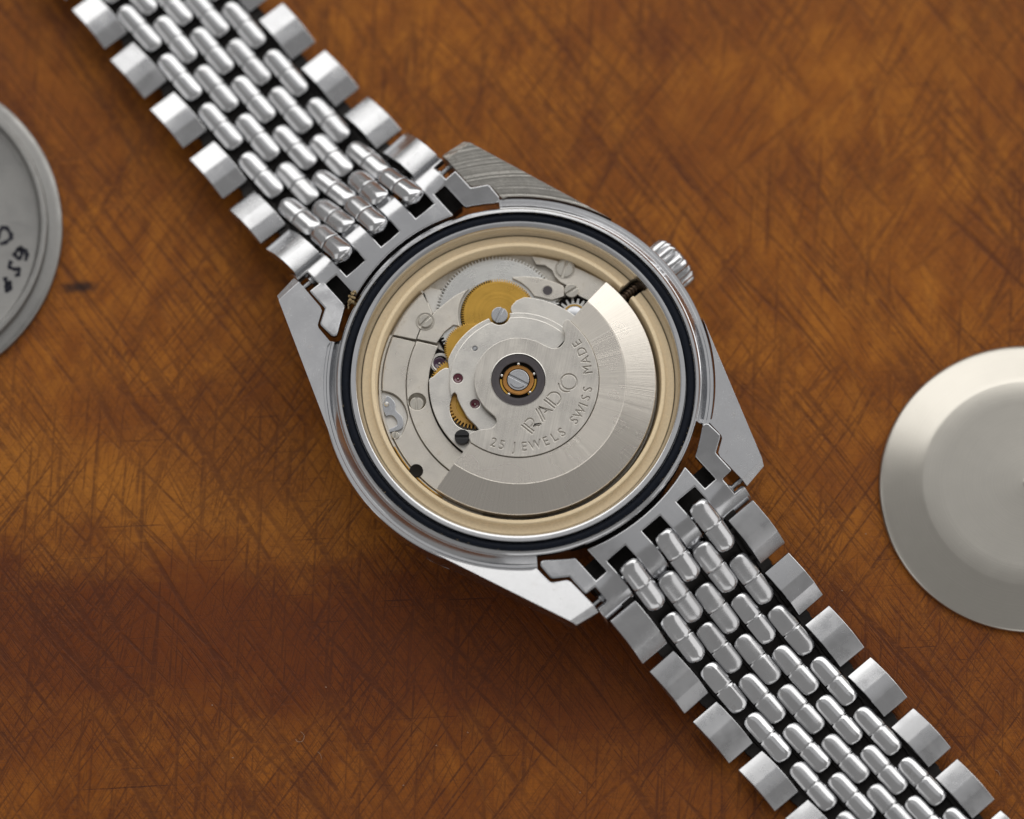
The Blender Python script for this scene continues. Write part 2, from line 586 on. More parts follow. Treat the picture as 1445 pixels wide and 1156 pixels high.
# ------------------------------------------------------------------ the watch: local axes u = across (towards the crown), v = along the bracelet
watch = bpy.data.objects.new('wristwatch', None)
COL.objects.link(watch)
watch.empty_display_size = 0.01
watch.location = (8.79 * S, 38.07 * S, 0)
watch.rotation_euler = (0, 0, rad(41.2))
tag(watch, 'steel wristwatch with a beaded bracelet lying face down, back open on its movement', 'wristwatch')
U0 = 2.8                                    # bracelet centre line against the case centre

# ---- case
case = lathe('case', [(221, 96), (222, 112), (226, 124), (228.8, 129.4), (230, 130), (236, 130), (236.8, 129), (237, 121), (250.2, 121), (250.4, 129.6),
                      (251.3, 130.6), (254.5, 130.2), (256.6, 128.2), (257.4, 127), (258, 112), (258, 60), (246, 42), (238, 16), (228, 14), (228, 30), (221, 32)],
             'case', watch, seg=200, closed=True, sharp=32)
flprof = [(256.8, 126.8), (258.5, 126.0), (266.2, 114.0), (267.2, 113.2), (270.6, 113.2), (271.4, 112.2), (275.6, 112.0), (276.6, 111), (277, 84), (273, 62), (262, 46), (250, 42), (250, 100)]
for a0 in (-54.5, 125.5):
    lathe('case_flange', flprof, 'case', case, seg=90, a0=a0, a1=a0 + 109, closed=True, sharp=28)
lathe('crystal', [(0, 3), (120, 4.5), (190, 9), (226, 18), (226, 26), (0, 26)], 'glass', case, seg=96)
# lugs: back faces rise towards their tips and lean in towards the middle of the case
tip_o, tip_i = (175.5, 321), (139.4, 326.5)
tang = (259.3, 97.4)


def lug(su, sv, mat):
    poly = [tang] + arc(276.8, 20.6, 52.4, 16)[1:] + [(162.0, 221.0), (161.6, 246.5), (159.6, 251.0), (141.4, 263.2), (139.4, 269.0), (139.2, 300), tip_i, tip_o]
    zt = lambda x, y: 112.2 + max(0.0, (x + y) * 0.7071 - 252.0) * 0.185
    n = len(poly)
    # a small facet across the tip, then the steep flank
    V, F = [], []
    inner = [(x, y) for x, y in poly]
    inner[-2] = (139.2, 315.5)
    inner[-1] = (179.5, 312.5)
    top = [(x, y, zt(x, y)) for x, y in inner]
    mid = [(x, y, zt(x, y) - 0.01) for x, y in inner]
    low = [(x, y, 60.0) for x, y in poly]
    low[0] = (258, 96, 58)
    mid[-2] = (*tip_i, zt(*tip_i) - 8.5)
    mid[-1] = (*tip_o, zt(*tip_o) - 8.5)
    low[-1] = (172, 312, 66)
    low[-2] = (140.5, 318, 66)
    V = top + mid[-2:] + low
    F = [tuple(range(n))]
    a, b = n, n + 1                          # the two facet points
    F.append((n - 2, n - 1, b, a))
    for i in range(n - 3):
        F.append((i, i + 1, n + 2 + i + 1, n + 2 + i))
    F += [(n - 3, n - 2, a, n + 2 + n - 2, n + 2 + n - 3), (a, b, n + 2 + n - 1, n + 2 + n - 2), (b, n - 1, 0, n + 2, n + 2 + n - 1)]
    F.append(tuple(range(n + 2, 2 * n + 2)))
    V = [(su * x + U0 * 0.8, sv * y, z) for x, y, z in V]
    o = make('lug', raw('lug', V, F), mat, case, sharp=20)
    bevelled(o, 1.5, 2, 25)
    return o


lug(1, 1, 'lug_raw')['label'] = 'stained grey lug with coarse machining lines'
lug(-1, 1, 'lug')
lug(1, -1, 'lug')
lug(-1, -1, 'lug')['label'] = 'bright lug catching the window light'

# specks of old grease and dust in the gasket groove
bits = []
for i in range(240):
    a = random.random() * 2 * PI
    r = 249.4 + random.gauss(0, 0.6)
    s = random.uniform(0.25, 0.8)
    x, y, z = r * math.cos(a), r * math.sin(a), 126.5 + random.uniform(-1, 3.4)
    V = [(x + random.uniform(-s, s) * 1.3, y + random.uniform(-s, s) * 1.3, z + random.uniform(-s, s)) for _ in range(4)]
    bits.append((V, [(0, 1, 2), (0, 1, 3), (1, 2, 3), (0, 2, 3)]))
V, F = merge_data(bits)
tag(make('groove_dirt', raw('groove_dirt', V, F), 'grime', case, sharp=None), kind='stuff')

# gasket, movement ring
prof = [(243.6 + 6.5 * math.cos(t * PI / 9) * 0.99, 121.5 + 4.2 * math.sin(t * PI / 9)) for t in range(18)]
lathe('gasket', prof, 'rubber', watch, seg=180, closed=True, sharp=60)
ring_prof = [(220.8, 96), (220.8, 108.2), (219.6, 109), (214.5, 109.2), (209.2, 109.6), (208.4, 110.5), (208.0, 117.5), (206.8, 118.9), (203.2, 118.9),
             (202.2, 117.9), (199.6, 104), (198.2, 93), (196, 86), (218, 84)]
gap = 3.0
lathe('movement_ring', ring_prof, 'ring', watch, seg=200, a0=gap, a1=360 - gap, closed=True, sharp=30)

# ---- crown and stem
cp = []
for i in range(22):
    for f, rr in ((0.0, 38.6), (0.22, 40.2), (0.5, 40.2), (0.72, 38.6), (0.86, 37.6)):
        a = 2 * PI * (i + f) / 22
        cp.append((rr * math.cos(a), rr * math.sin(a)))
V, F = [], []
rings = [(272.5, 0.80), (274.0, 0.90), (277.5, 0.97), (281, 1.0), (303, 1.0), (306.5, 0.965), (309, 0.89), (310.3, 0.74), (311.2, 0.4)]
n = len(cp)
for u, k in rings:
    for a, b in cp:
        rr = math.hypot(a, b)
        q = k if 280 <= u <= 304 else k * 38.6 / rr * (rr / 38.6) ** 0.35
        V.append((u - 4.0, a * q, 66 + b * q * 0.98))
for i in range(len(rings) - 1):
    for k in range(n):
        F.append((i * n + k, i * n + (k + 1) % n, (i + 1) * n + (k + 1) % n, (i + 1) * n + k))
F.append(tuple(range(n)))
F.append(tuple(range((len(rings) - 1) * n, len(rings) * n)))
crown = make('crown', raw('crown', V, F), 'case', watch, sharp=28)
V, F = tube_data([(262, 0, 66), (276, 0, 66)], 20, 24)
make('crown_tube', raw('crown_tube', V, F), 'case', crown)
pts, rs = [], []
for i in range(61):
    pts.append((183 + i * 1.0, 0, 103))
    rs.append(7.0 if i % 5 < 2 else 4.8)
V, F = tube_data(pts, rs, 18)
make('winding_stem', raw('winding_stem', V, F), 'stem', crown, sharp=60)
V, F = merge_data([slab([(196, -10.5), (221.5, -10.5), (221.5, 10.5), (196, 10.5)], lambda x, y: 96.5, 80)])
make('stem_slot', raw('stem_slot', V, F), 'void', crown, sharp=None)

# ---- movement: main plate, bridges, wheels, screws, jewels
plate_o = lathe('main_plate', [(0, 94), (150, 94), (196.5, 94), (197, 90), (197, 60), (0, 60)], 'floor', watch, seg=120)
MP = plate_o


def bridge(loops, z0, z1, mat='bridge', bevel=0.8, name='bridge'):
    return plate(name, loops, z0, z1, mat, MP, bevel)


def screw(c, r, z0, z1, slot_deg, mat='screw', slot=0.16, depth=3.0, parent=None):
    a = rad(slot_deg)
    w = r * slot
    th = math.degrees(math.asin(min(0.99, w / (r - 0.2))))
    loops = []
    for s in (0, 180):
        loops.append([(x * math.cos(a) - y * math.sin(a), x * math.sin(a) + y * math.cos(a)) for x, y in arc(r, th + s, 180 - th + s, 18)])
    top = [plate_mesh('s', [lp], z1 - depth, z1, 0.8, 2) for lp in loops]
    base = plate_mesh('s', [circle(r - 0.3)], z0, z1 - depth + 0.2, 0.2)
    return make('screw', join('screw', top + [base]), mat, parent or MP, (c[0], c[1], 0), 35)


def jewel(c, r, z, mat='ruby'):
    j = lathe('jewel', [(0, z - 2.2), (r * 0.28, z - 2.0), (r * 0.5, z - 1.2), (r * 0.78, z - 0.1), (r * 0.94, z), (r, z - 0.5), (r, z - 6)], mat, MP, (c[0], c[1], 0), 28, sharp=50)
    lathe('pivot', [(0, z - 0.2), (r * 0.13, z - 0.4), (r * 0.2, z - 1.2), (r * 0.2, z - 4)], 'screw_warm', j, (0, 0, 0), 12, sharp=50)
    return j


# thin step that shows round the edge of the plate
lathe('plate_rim', [(193.6, 96), (193.8, 99.8), (194.2, 100.2), (197.0, 100.2), (197.4, 99.8), (197.4, 90)], 'bridge', MP, seg=140, a0=116, a1=214)
LEVR = [(-150.7, 124.0), (-140.5, 108.3), (-138.2, 91.8), (-142.5, 76.3), (-149.1, 66.7), (-161.7, 58.5), (-175.4, 53.2), (-183, 58.5)]
S4, S4H = (-125.7, 74.6), (-123.2, 76.2)
bridge([arc(192.3, 116.4, 140.6) + smooth(LEVR, 4) + arc(192.3, 162.6, 214) + arc(158.9, 214, 114.6)], 95, 101.2)
bridge([arc(157.9, 114.2, 214) + arc(127.2, 214, 111.6), circle(12.6, S4H, 36)], 95, 104)
lathe('screw_seat', [(0, 97), (9.5, 97), (12.0, 99), (13.2, 101)], 'floor', MP, (*S4H, 0), 30)
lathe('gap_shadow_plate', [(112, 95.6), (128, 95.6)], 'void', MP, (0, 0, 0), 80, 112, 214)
screw(S4, 9.6, 97, 102.5, 49, 'screw_warm')
# upper left pair
BR1 = [(-10.5, 195.5), (-15.7, 175.8), (-21.1, 161.0), (-27.0, 156.4), (-48.1, 155.5), (-63.8, 146.9), (-71.2, 156.4), (-82.4, 171.5), (-84.6, 173.6)]
bridge([BR1 + arc(193.2, 116, 93, 10)[1:], circle(12.3, (-37.0, 158.2), 30)] if False else [BR1 + arc(193.2, 116, 93, 10)[1:]], 95, 103.6)
BR2 = [(-21.1, 160.2), (-9.0, 160.3), (8, 160.2), (23.3, 159.1), (42.6, 155.8), (28.7, 152.5), (16.8, 147.3), (8.5, 141.0), (-0.8, 133.5)]
G1C = (48.1, 97.3)
gl = [(G1C[0] + 57.5 * math.cos(rad(a)), G1C[1] + 57.5 * math.sin(rad(a))) for a in range(96, 158, 4)]
bridge([[(-20.6, 159.9), (-9.0, 160.3), (8, 160.2), (23.3, 159.1)] + gl + [(-10, 128), (-26.9, 128.5), (-45.6, 123.2), (-62.6, 146.4), (-47.6, 154.6), (-27.2, 155.4)]], 95.2, 104.2)
bridge([gl[6:] + [(-10, 128), (-26.9, 128.5), (-37.0, 114.8), (-30, 98), (-12, 96)]], 95, 98.2, 'auto')
bridge([[(-20.3, 162), (-10.0, 161.5), (4, 161.5), (13, 180), (4, 194), (-9, 196), (-14.6, 176)]], 94.2, 96.0, 'auto')
S3 = (-36.5, 158.3)
lathe('screw_seat', [(0, 104.5), (9.6, 104.5), (12.2, 104.6), (12.9, 105.0), (13.4, 104.9), (13.6, 104.0)], 'floor', MP, (*S3, 0), 32)
screw(S3, 9.6, 101, 107.6, 6, 'screw_warm')
# ratchet wheel with its long arc of teeth, gilt wheels over it
lathe('wheel_gap_shade', [(46, 100.55), (54.3, 100.55)], 'void', MP, (*G1C, 0), 60, 60, 215)  # black sheet painted in for the shaded gaps between gilt wheel teeth
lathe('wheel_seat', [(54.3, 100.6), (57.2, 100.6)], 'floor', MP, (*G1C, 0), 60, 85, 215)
lathe('wheel_gap_shade', [(82, 94.7), (92, 94.7)], 'void', MP, (47.8, 97.7, 0), 60, 112, 190)  # painted shade behind the ratchet teeth, on the left arc only
gear('ratchet_wheel', (47.8, 97.7), 88.5, 4.6, 108, 95.4, 100.4, 'wheel', MP)
gear('gilt_wheel', G1C, 53.2, 3.8, 92, 100.8, 104.9, 'gold', MP)
gear('gilt_wheel', (-14.9, 84.0), 38.3, 2.6, 74, 105.0, 108.2, 'gold', MP)
gear('gilt_wheel', (-62.9, 50.3), 46.0, 2.8, 76, 100.6, 103.2, 'gold', MP)
gear('coarse_wheel', (-65.6, 21.2), 37.5, 6.0, 42, 103.4, 106.6, 'gold2', MP, [circle(24.5, n=40)], 0.62)
gear('coarse_wheel', (-65.6, 21.2), 25.2, 0.5, 20, 101.6, 105.2, 'gold', MP)
lathe('jewel_recess', [(9.6, 96.5), (10.2, 99.6), (12.8, 99.8), (13.6, 98.0), (14.6, 98.0), (15.2, 95.8)], 'auto', MP, (-59.6, 99.2, 0), 36)
jewel((-61.4, 98.9), 9.2, 100.0, 'amethyst')
# right-hand bridges
grr = [(G1C[0] + 57.5 * math.cos(rad(a)), G1C[1] + 57.5 * math.sin(rad(a))) for a in range(-12, 30, 4)]
bridge([[(99.8, 126.8), (114.7, 115.3), (126, 103), (133.0, 93.8), (141, 80), (145.6, 69.5), (142.3, 62.3), (136.4, 56.7), (126.7, 60.6), (119.5, 64)] + grr], 95.2, 104.4)
lathe('hole_wall', [(0, 99.5), (6.2, 99.5), (7.0, 101), (7.4, 104.6), (8.0, 104.75), (8.6, 104.5)], 'floor', MP, (124.2, 78.5, 0), 28)
lathe('hole_floor', [(0, 104.55), (6.9, 104.55)], 'darkring', MP, (124.2, 78.5, 0), 28)
BRD = [(138.7, 119.4), (147.2, 110.0), (149.7, 98.1), (146.6, 88), (146.8, 78), (150.5, 66), (151.5, 50), (154.5, 40.2), (160.5, 26), (168, 12), (196.5, 12), (195.4, 34.3), (189, 52.1), (182, 69.7), (173.7, 88.4), (162.5, 107), (150.8, 123), (141.8, 133)]
bridge([BRD], 95, 101.5)
S5 = (164.4, 87.2)
lathe('screw_seat', [(11, 101.4), (13.2, 102.0), (14.4, 101.9), (15, 101.0)], 'floor', MP, (*S5, 0), 32)
screw(S5, 12.3, 99, 103.4, 34, 'screw_warm', 0.12)
screw((149.2, 55.3), 10.2, 100, 108.2, -6, 'screw_warm', 0.15)
gear('crown_wheel', (129.6, 26.7), 25.0, 7.0, 18, 96.2, 100.4, 'wheel', MP, [circle(15.4)], 0.6)
lathe('crown_wheel_hub', [(0, 100.6), (10.5, 100.6), (11.5, 100.0), (13.5, 99.8), (15.8, 99.4), (16, 96)], 'screw', MP, (129.6, 26.7, 0), 30)
lathe('brass_collar', [(13.8, 99.6), (14.2, 100.9), (16.2, 100.9), (16.6, 99.6)], 'gold', MP, (129.6, 26.7, 0), 30)
lathe('wheel_gap_shade', [(0, 95.0), (27, 95.0), (31, 95.6)], 'void', MP, (129.6, 26.7, 0), 36)  # black disc stands in for the shade around the crown wheel

# balance side, lower left
bridge([smooth([(-150.5, 123), (-141.2, 108.3), (-139.0, 91.8), (-143, 76.3), (-149.6, 67.2), (-162, 59.2), (-175.4, 53.8), (-186, 60), (-176, 92), (-163, 116)], 3, True)], 92, 94.9, 'auto')
LEV = [(-148.6, 111.8), (-146.9, 96.8), (-153.4, 87.1), (-152.9, 75.0), (-157.9, 66.0), (-166.2, 61.7), (-183.1, 69.8), (-180.2, 73.0), (-168.6, 69.6), (-162.8, 74.1), (-161.8, 83.8), (-166.5, 88.9), (-169.5, 89.6), (-167.0, 99.0), (-164.2, 104.3)]
bridge([smooth(LEV, 4, True)], 95.0, 99.2, 'screw', 0.6, 'regulator_lever')
lathe('stud', [(0, 103), (2.4, 102.6), (3.5, 101.2), (3.5, 96)], 'bevel', MP, (-157.5, 102.5, 0), 20)
screw((-178.6, 59.2), 5.6, 97, 103, 40, 'screw_warm', 0.16)
lathe('plate_hole', [(0, 102.6), (8.2, 102.6), (8.9, 103.0), (9.6, 102.7), (9.8, 101)], 'void', MP, (-190.5, 0.5, 0), 28)
for a0, a1, r in ((166, 196, 196.2),):
    lathe('click_spring', [(r - 1, 100.3), (r - 0.4, 101.4), (r + 0.6, 101.4), (r + 1.2, 100.3)], 'gold', MP, (0, 0, 0), 40, a0, a1)

# automatic bridge: lower step, bright chamfer, raised top
WIN_IN = [(-77.1, 47.8), (-77.4, 43.2), (-79.8, 39.5), (-83.3, 29.1), (-85.8, 17.8), (-87.8, 8.1), (-87.4, -1.9), (-87.0, -10.9)]
WIN_OUT = [(-90.9, -12.2), (-96.7, -6.2), (-102.5, 1.8), (-105.5, 12.0), (-103.5, 23.8), (-98.2, 34.5), (-91.2, 41.8), (-84.1, 46.1), (-79.6, 48.1)]
P3T = [(-62.2, 86.2), (-71.8, 87.8), (-83.3, 87.3), (-87.8, 88.4), (-92.2, 86.5)]
bridge([smooth(P3T, 4) + arc(126.0, 137.5, 213, 40) + [(-88, -40)] + smooth(WIN_OUT, 3) + [(-75, 52), (-50, 74)]], 107.2, 111.0, 'auto')
bridge([[(58, 74), (65.2, 90.7), (68, 93), (72.1, 94.3), (80, 95.0)] + arc(129.5, 45, 4, 20) + arc(84, 4, 48, 14)], 105.4, 110.4, 'auto', 0.8)
S1 = (46.0, 92.8)
NR = 14.6


def top_loop(R):
    a_in = [a for a in [i * 0.5 for i in range(4, 306)] if math.hypot(R * math.cos(rad(a)) - S1[0], R * math.sin(rad(a)) - S1[1]) > NR]
    before = [a for a in a_in if a < 64]
    after = [a for a in a_in if a >= 64]
    pts = [(R * math.cos(rad(a)), R * math.sin(rad(a))) for a in before[::5] + [before[-1]]]
    p0 = math.atan2(pts[-1][1] - S1[1], pts[-1][0] - S1[0])
    q = (R * math.cos(rad(after[0])), R * math.sin(rad(after[0])))
    p1 = math.atan2(q[1] - S1[1], q[0] - S1[0])
    if p0 > p1:
        p0, p1 = p0, p1
    d = (p0 - p1) % (2 * PI)
    pts += [(S1[0] + NR * math.cos(p0 - d * i / 12), S1[1] + NR * math.sin(p0 - d * i / 12)) for i in range(1, 12)]
    pts += [(R * math.cos(rad(a)), R * math.sin(rad(a))) for a in after[::5] + [after[-1]]]
    return pts


tp = top_loop(97.2)
bridge([tp + [(-80.0, 48.3)] + smooth(WIN_IN, 3) + [(-89, -22), (-84, -48), (-40, -40), (0, 0), (60, 0)], circle(6.9, (-60.0, 60.7), 28), circle(6.7, (-66.5, 16.3), 28), circle(3.4, (-12.8, 78.3), 18)], 111.0, 118.2, 'auto', 1.1)
bridge([top_loop(105.6)[:-14] + [(-80.5, 48.6), (-70, 48), (-40, 20), (60, 5)]], 108.6, 112.6, 'auto', 1.0)
screw(S1, 11.7, 104, 119.5, 27, 'screw', 0.15)
screw((-111.9, -8.0), 10.9, 106, 117.6, -41, 'black', 0.15)
jewel((-60.0, 60.7), 6.7, 117.6)
jewel((-66.5, 16.3), 6.5, 117.6)
lathe('steady_pin', [(0, 118.9), (2.2, 118.9), (2.6, 118.3), (3.3, 117.9), (3.6, 118.5)], 'screw', MP, (-12.8, 78.3, 0), 18)


# ---- rotor with engraved lettering
def glyph_loops(ch, size):
    cu = bpy.data.curves.new('tmp', 'FONT')
    cu.body = ch
    cu.size = size
    cu.align_x = 'CENTER'
    cu.fill_mode = 'NONE'
    cu.resolution_u = 3
    cu.offset = 0.5
    o = bpy.data.objects.new('tmp', cu)
    COL.objects.link(o)
    dg = bpy.context.evaluated_depsgraph_get()
    me = bpy.data.meshes.new_from_object(o.evaluated_get(dg), depsgraph=dg)
    nb = {}
    for e in me.edges:
        a, b = e.vertices
        nb.setdefault(a, []).append(b)
        nb.setdefault(b, []).append(a)
    loops, seen = [], set()
    for s in nb:
        if s in seen:
            continue
        lp, prev, cur = [], None, s
        while cur not in seen:
            seen.add(cur)
            lp.append((me.vertices[cur].co.x, me.vertices[cur].co.y))
            nx = [k for k in nb[cur] if k != prev and k not in seen]
            prev = cur
            if not nx:
                break
            cur = nx[0]
        if len(lp) > 2:
            loops.append(lp)
    bpy.data.objects.remove(o)
    bpy.data.curves.remove(cu)
    bpy.data.meshes.remove(me)
    return loops


CUTS = []
# the legend curves round the rim: caps point to the centre
legend = [('2', -151.7), ('5', -144.7), ('J', -134.4), ('E', -126.6), ('W', -117.3), ('E', -108.2), ('L', -100.4), ('S', -93.0),
          ('S', -78.6), ('W', -70.2), ('I', -63.1), ('S', -57.0), ('S', -49.6), ('M', -32.6), ('A', -24.2), ('D', -16.2), ('E', -8.6)]
for ch, a in legend:
    t = rad(a)
    base = 105.0
    for lp in glyph_loops(ch, 19.0):
        q = []
        for x, y in lp:
            x *= 0.92
            rr = base - y
            q.append((rr * math.cos(t) - x * math.sin(t), rr * math.sin(t) + x * math.cos(t)))
        CUTS.append(q)
# the maker's word in double-line capitals, set straight beside the bearing
OX, OY = -38.6, -73.4                        # foot of the first letter
BX = math.radians(8.9)


def word(x, y):
    return (OX + x * math.cos(BX) - y * math.sin(BX), OY + x * math.sin(BX) + y * math.cos(BX))


def stroke(pts, w=2.0):
    L, R = [], []
    m = len(pts)
    for i in range(m):
        a, b = pts[max(i - 1, 0)], pts[min(i + 1, m - 1)]
        d = math.hypot(b[0] - a[0], b[1] - a[1])
        nx, ny = -(b[1] - a[1]) / d, (b[0] - a[0]) / d
        L.append((pts[i][0] + nx * w / 2, pts[i][1] + ny * w / 2))
        R.append((pts[i][0] - nx * w / 2, pts[i][1] - ny * w / 2))
    CUTS.append([word(*p) for p in L + R[::-1]])


def ring_cut(cx_, cy_, r, w=2.0):
    CUTS.append([word(x, y) for x, y in circle(r + w / 2, (cx_, cy_), 36)])
    CUTS.append([word(x, y) for x, y in circle(r - w / 2, (cx_, cy_), 36)])


H = 20.0
stroke([(1, 0), (1, H)])
stroke([(5.2, H - 0.6), (5.2, 0.3), ])
stroke([(7.2, H - 0.7), (12, H - 0.9)] + arc(5.0, 78, -80, 8, (12.4, H - 6.0)) + [(7.4, 8.4)])
stroke([(10.6, 6.4), (17.2, 0.2)])
stroke([(13.6, 6.6), (20.6, 0.2)])
stroke([(24.0, 0), (32.6, H)])
stroke([(28.0, 0), (36.0, H - 1.4)])
stroke([(34.6, 12.2), (36.2, 15.2)] if False else [(37.4, H - 1.0), (45.2, 0)])
stroke([(35.4, 6.6), (40.2, 6.6)])
stroke([(50, 0), (50, H)])
stroke([(54.2, H - 0.8), (54.2, 0.8)])
stroke([(56.4, H - 0.8), (60, H - 0.8)] + arc(9.2, 84, -84, 12, (60.6, H / 2)) + [(60, 0.8), (56.4, 0.8)])
ring_cut(93.0, H / 2, 11.2)
stroke(arc(11.2, 122, 242, 14, (88.0, H / 2)))

HUB = 62.0
rotL = [(-61.0, -12.0), (-60.4, -20.6), (-64.6, -27.2), (-74.2, -29.2), (-84, -23.4), (-92.4, -18.6), (-101.9, -15.3), (-107.6, -17.6), (-110.4, -24.5)]
rotU = [(113.0, 16.2), (110.6, 21.6), (105.7, 21.8), (97.8, 16.3), (94.1, 8.0), (86.4, 0.0), (75.9, -2.3), (67.2, 2.5), (61.8, 13.1), (57.0, 26.5)]
outline = arc(HUB, 30, 190, 60) + smooth(rotL, 4) + arc(113.4, 193.4, 367.6, 80) + smooth(rotU, 4)
bearing_hole = circle(38.4, n=64)
top = plate_mesh('r', [outline, bearing_hole] + CUTS, 128.0, 131.3, 0.5)
base = plate_mesh('r', [outline, bearing_hole], 125.6, 128.8, 0.3)
rotor = make('rotor', join('rotor', [top, base]), 'rotor', watch, sharp=30)
W0, W1 = -167.4, 8.8
lathe('rotor_weight', [(114.1, 112), (114.1, 129.0), (114.9, 129.7), (151.4, 129.5), (151.9, 129.2), (152.5, 129.4), (194.0, 119.2), (194.8, 118.2), (194.8, 106), (180, 104)],
      'weight', rotor, seg=150, a0=W0, a1=W1, closed=True, sharp=12)
lathe('bearing_ring', [(26.2, 124), (26.4, 129.6), (27.2, 130.6), (37.0, 130.9), (37.9, 130.2), (38.1, 124)], 'darkring', rotor, seg=72)
lathe('bearing_edge', [(38.15, 128), (38.2, 131.2), (38.7, 131.7), (39.4, 131.5)], 'bevel', rotor, seg=72)
lathe('bearing_floor', [(14, 124.5), (27, 124.5)], 'void', rotor, seg=48)
for a0, a1 in ((135, 196), (-96, -36)):
    lathe('ball_cage', [(23.1, 124), (23.1, 127.6), (25.6, 127.6), (25.6, 124)], 'gold', rotor, (0, 0, 0), 20, a0, a1)
for a in (48, -18, -88, -164, 122):
    o = lathe('bearing_ball', [(2.6 * math.cos(t), 127.4 + 2.6 * math.sin(t)) for t in [(-90 + 20 * i) * PI / 180 for i in range(10)]], 'bevel', rotor,
              (24.3 * math.cos(rad(a)), 24.3 * math.sin(rad(a)), 0), 14, sharp=60)
lathe('bearing_race', [(15.7, 126), (15.8, 129.0), (16.6, 130.6), (20.4, 130.8), (21.9, 129.6), (22.2, 126)], 'bronze', rotor, seg=64)
sc_o = screw((0, 0), 15.4, 125, 131.4, -69, 'screw', 0.105, 2.6, rotor)
lathe('circlip', [(11.6, 131.2), (11.9, 131.9), (12.7, 131.9), (13.0, 131.2)], 'darkring', rotor, (0, 0, 0), 30, 168, 268)


# ------------------------------------------------------------------ end links
def fold(v):
    if v <= 300:
        return v, 125.0, 0.0
    t = min(1.0, (v - 300) / 45.0)
    ph = math.asin(t)
    return v, 125.0 - 44.0 * (1 - math.cos(ph)), math.atan2(44.0 * t, 45.0 * math.sqrt(max(1e-4, 1 - t * t)))


VL = [262, 270, 278, 285, 290, 296, 300, 305, 310, 315, 319, 323, 327, 331, 334, 337, 339.5, 341.5, 343, 344.2, 344.9]


def end_link(sv):
    polys = []

    def cell(pts):
        polys.append(pts)
    # cross web with a curved inner edge, then teeth
    us = [-92, -82.5, -78, -65, -47.3, -32, -17.5, 0, 17.5, 32, 47.3, 65, 78, 82.5, 92]
    us = [-92, -82.2, -65, -47.8, -32, -17.2, 0, 17.2, 32, 47.8, 65, 82.2, 92]
    inner = lambda u: math.sqrt(264.0 ** 2 - u * u)
    rows = [lambda u: inner(u), lambda u: inner(u) * 0.5 + 277.5 * 0.5 if inner(u) < 270 else 272, lambda u: 279.0]
    for i in range(len(us) - 1):
        for q in range(2):
            cell([(us[i], rows[q](us[i])), (us[i + 1], rows[q](us[i + 1])), (us[i + 1], rows[q + 1](us[i + 1])), (us[i], rows[q + 1](us[i]))])
    vt = [279.0] + [v for v in VL if v > 280]
    for ua, ub in ((-47.8, -32), (-32, -17.2), (17.2, 32), (32, 47.8), (-92, -82.2), (82.2, 92)):
        for i in range(len(vt) - 1):
            cell([(ua, vt[i]), (ub, vt[i]), (ub, vt[i + 1]), (ua, vt[i + 1])])
    for s in (-1, 1):                                       # arms and their tabs
        va = [v for v in VL if v >= 290]
        for ua, ub, lo, hi in ((92, 112, 290, 400), (112, 119.5, 290, 400), (119.5, 137, 323, 400), (119.5, 137, 262, 297)):
            vv = [v for v in ([262, 270, 278, 285, 290, 296] if lo == 262 else VL) if lo <= v <= hi]
            for i in range(len(vv) - 1):
                cell([(s * ua, vv[i]), (s * ub, vv[i]), (s * ub, vv[i + 1]), (s * ua, vv[i + 1])])
        for i, (a, b) in enumerate(((262, 270), (270, 278), (278, 285), (285, 290))):
            cell([(s * 112, a), (s * 119.5, a), (s * 119.5, b), (s * 112, b)])
        cell([(s * 112, 246), (s * 119.5, 241.8), (s * 119.5, 262), (s * 112, 262)])
        cell([(s * 119.5, 241.8), (s * 137, 229.5), (s * 137, 262), (s * 119.5, 262)])
        cell([(s * 137, 229.5), (s * 147.5, 221.5), (s * 151.5, 219.8), (s * 155, 221.0), (s * 157.5, 224.5), (s * 158.6, 246.0), (s * 157, 249.2), (s * 137, 262)])
    idx, V, PH = {}, [], []

    def vid(p):
        key = (round(p[0], 1), round(p[1], 1))
        if key not in idx:
            v, z, ph = fold(p[1])
            z += max(0.0, (abs(p[0]) - 112) * 0.16) if v < 300 else 0.0
            z -= 5.0 * min(1.0, abs(p[0]) / 92.0) ** 2
            idx[key] = len(V)
            V.append((p[0] + U0, v, z))
            PH.append(ph)
        return idx[key]

    F = [tuple(dict.fromkeys(vid(p) for p in q)) for q in polys]
    # T-junctions at the tabs are welded by shared corner points
    n = len(V)
    T = 10.5
    V2 = [(u, v - T * math.sin(ph), z - T * math.cos(ph)) for (u, v, z), ph in zip(V, PH)]
    ed = {}
    for f in F:
        for i in range(len(f)):
            ed.setdefault(frozenset((f[i], f[(i + 1) % len(f)])), []).append((f[i], f[(i + 1) % len(f)]))
    side = [(a, b, b + n, a + n) for e in ed.values() if len(e) == 1 for a, b in e]
    V = V + V2
    F = F + [tuple(i + n for i in reversed(f)) for f in F] + side
    V = [(u if sv > 0 else 2 * U0 - u, v * sv, z) for u, v, z in V]
    o = make('end_link', raw('end_link', V, F), 'endlink', watch, sharp=33)
    bevelled(o, 1.9, 3, 50)
    V, F = tube_data([(-139 + U0, sv * 311, 100), (-124 + U0, sv * 311, 100), (-123.5 + U0, sv * 311, 100), (123.5 + U0, sv * 311, 100), (124 + U0, sv * 311, 100), (139 + U0, sv * 311, 100)],
                     [4, 4, 8, 8, 4, 4], 16)
    make('spring_bar', raw('spring_bar', V, F), 'screw', o, sharp=40)
    V, F = merge_data([slab([(U0 + a, sv * b) for a, b in ((-118, 258), (118, 258), (118, 326), (-118, 326))], lambda x, y: 86.0, 60.0)])
    make('link_underside', raw('link_underside', V, F), 'pin', o, sharp=None)
    return o


for sv in (1, -1):
    end_link(sv)

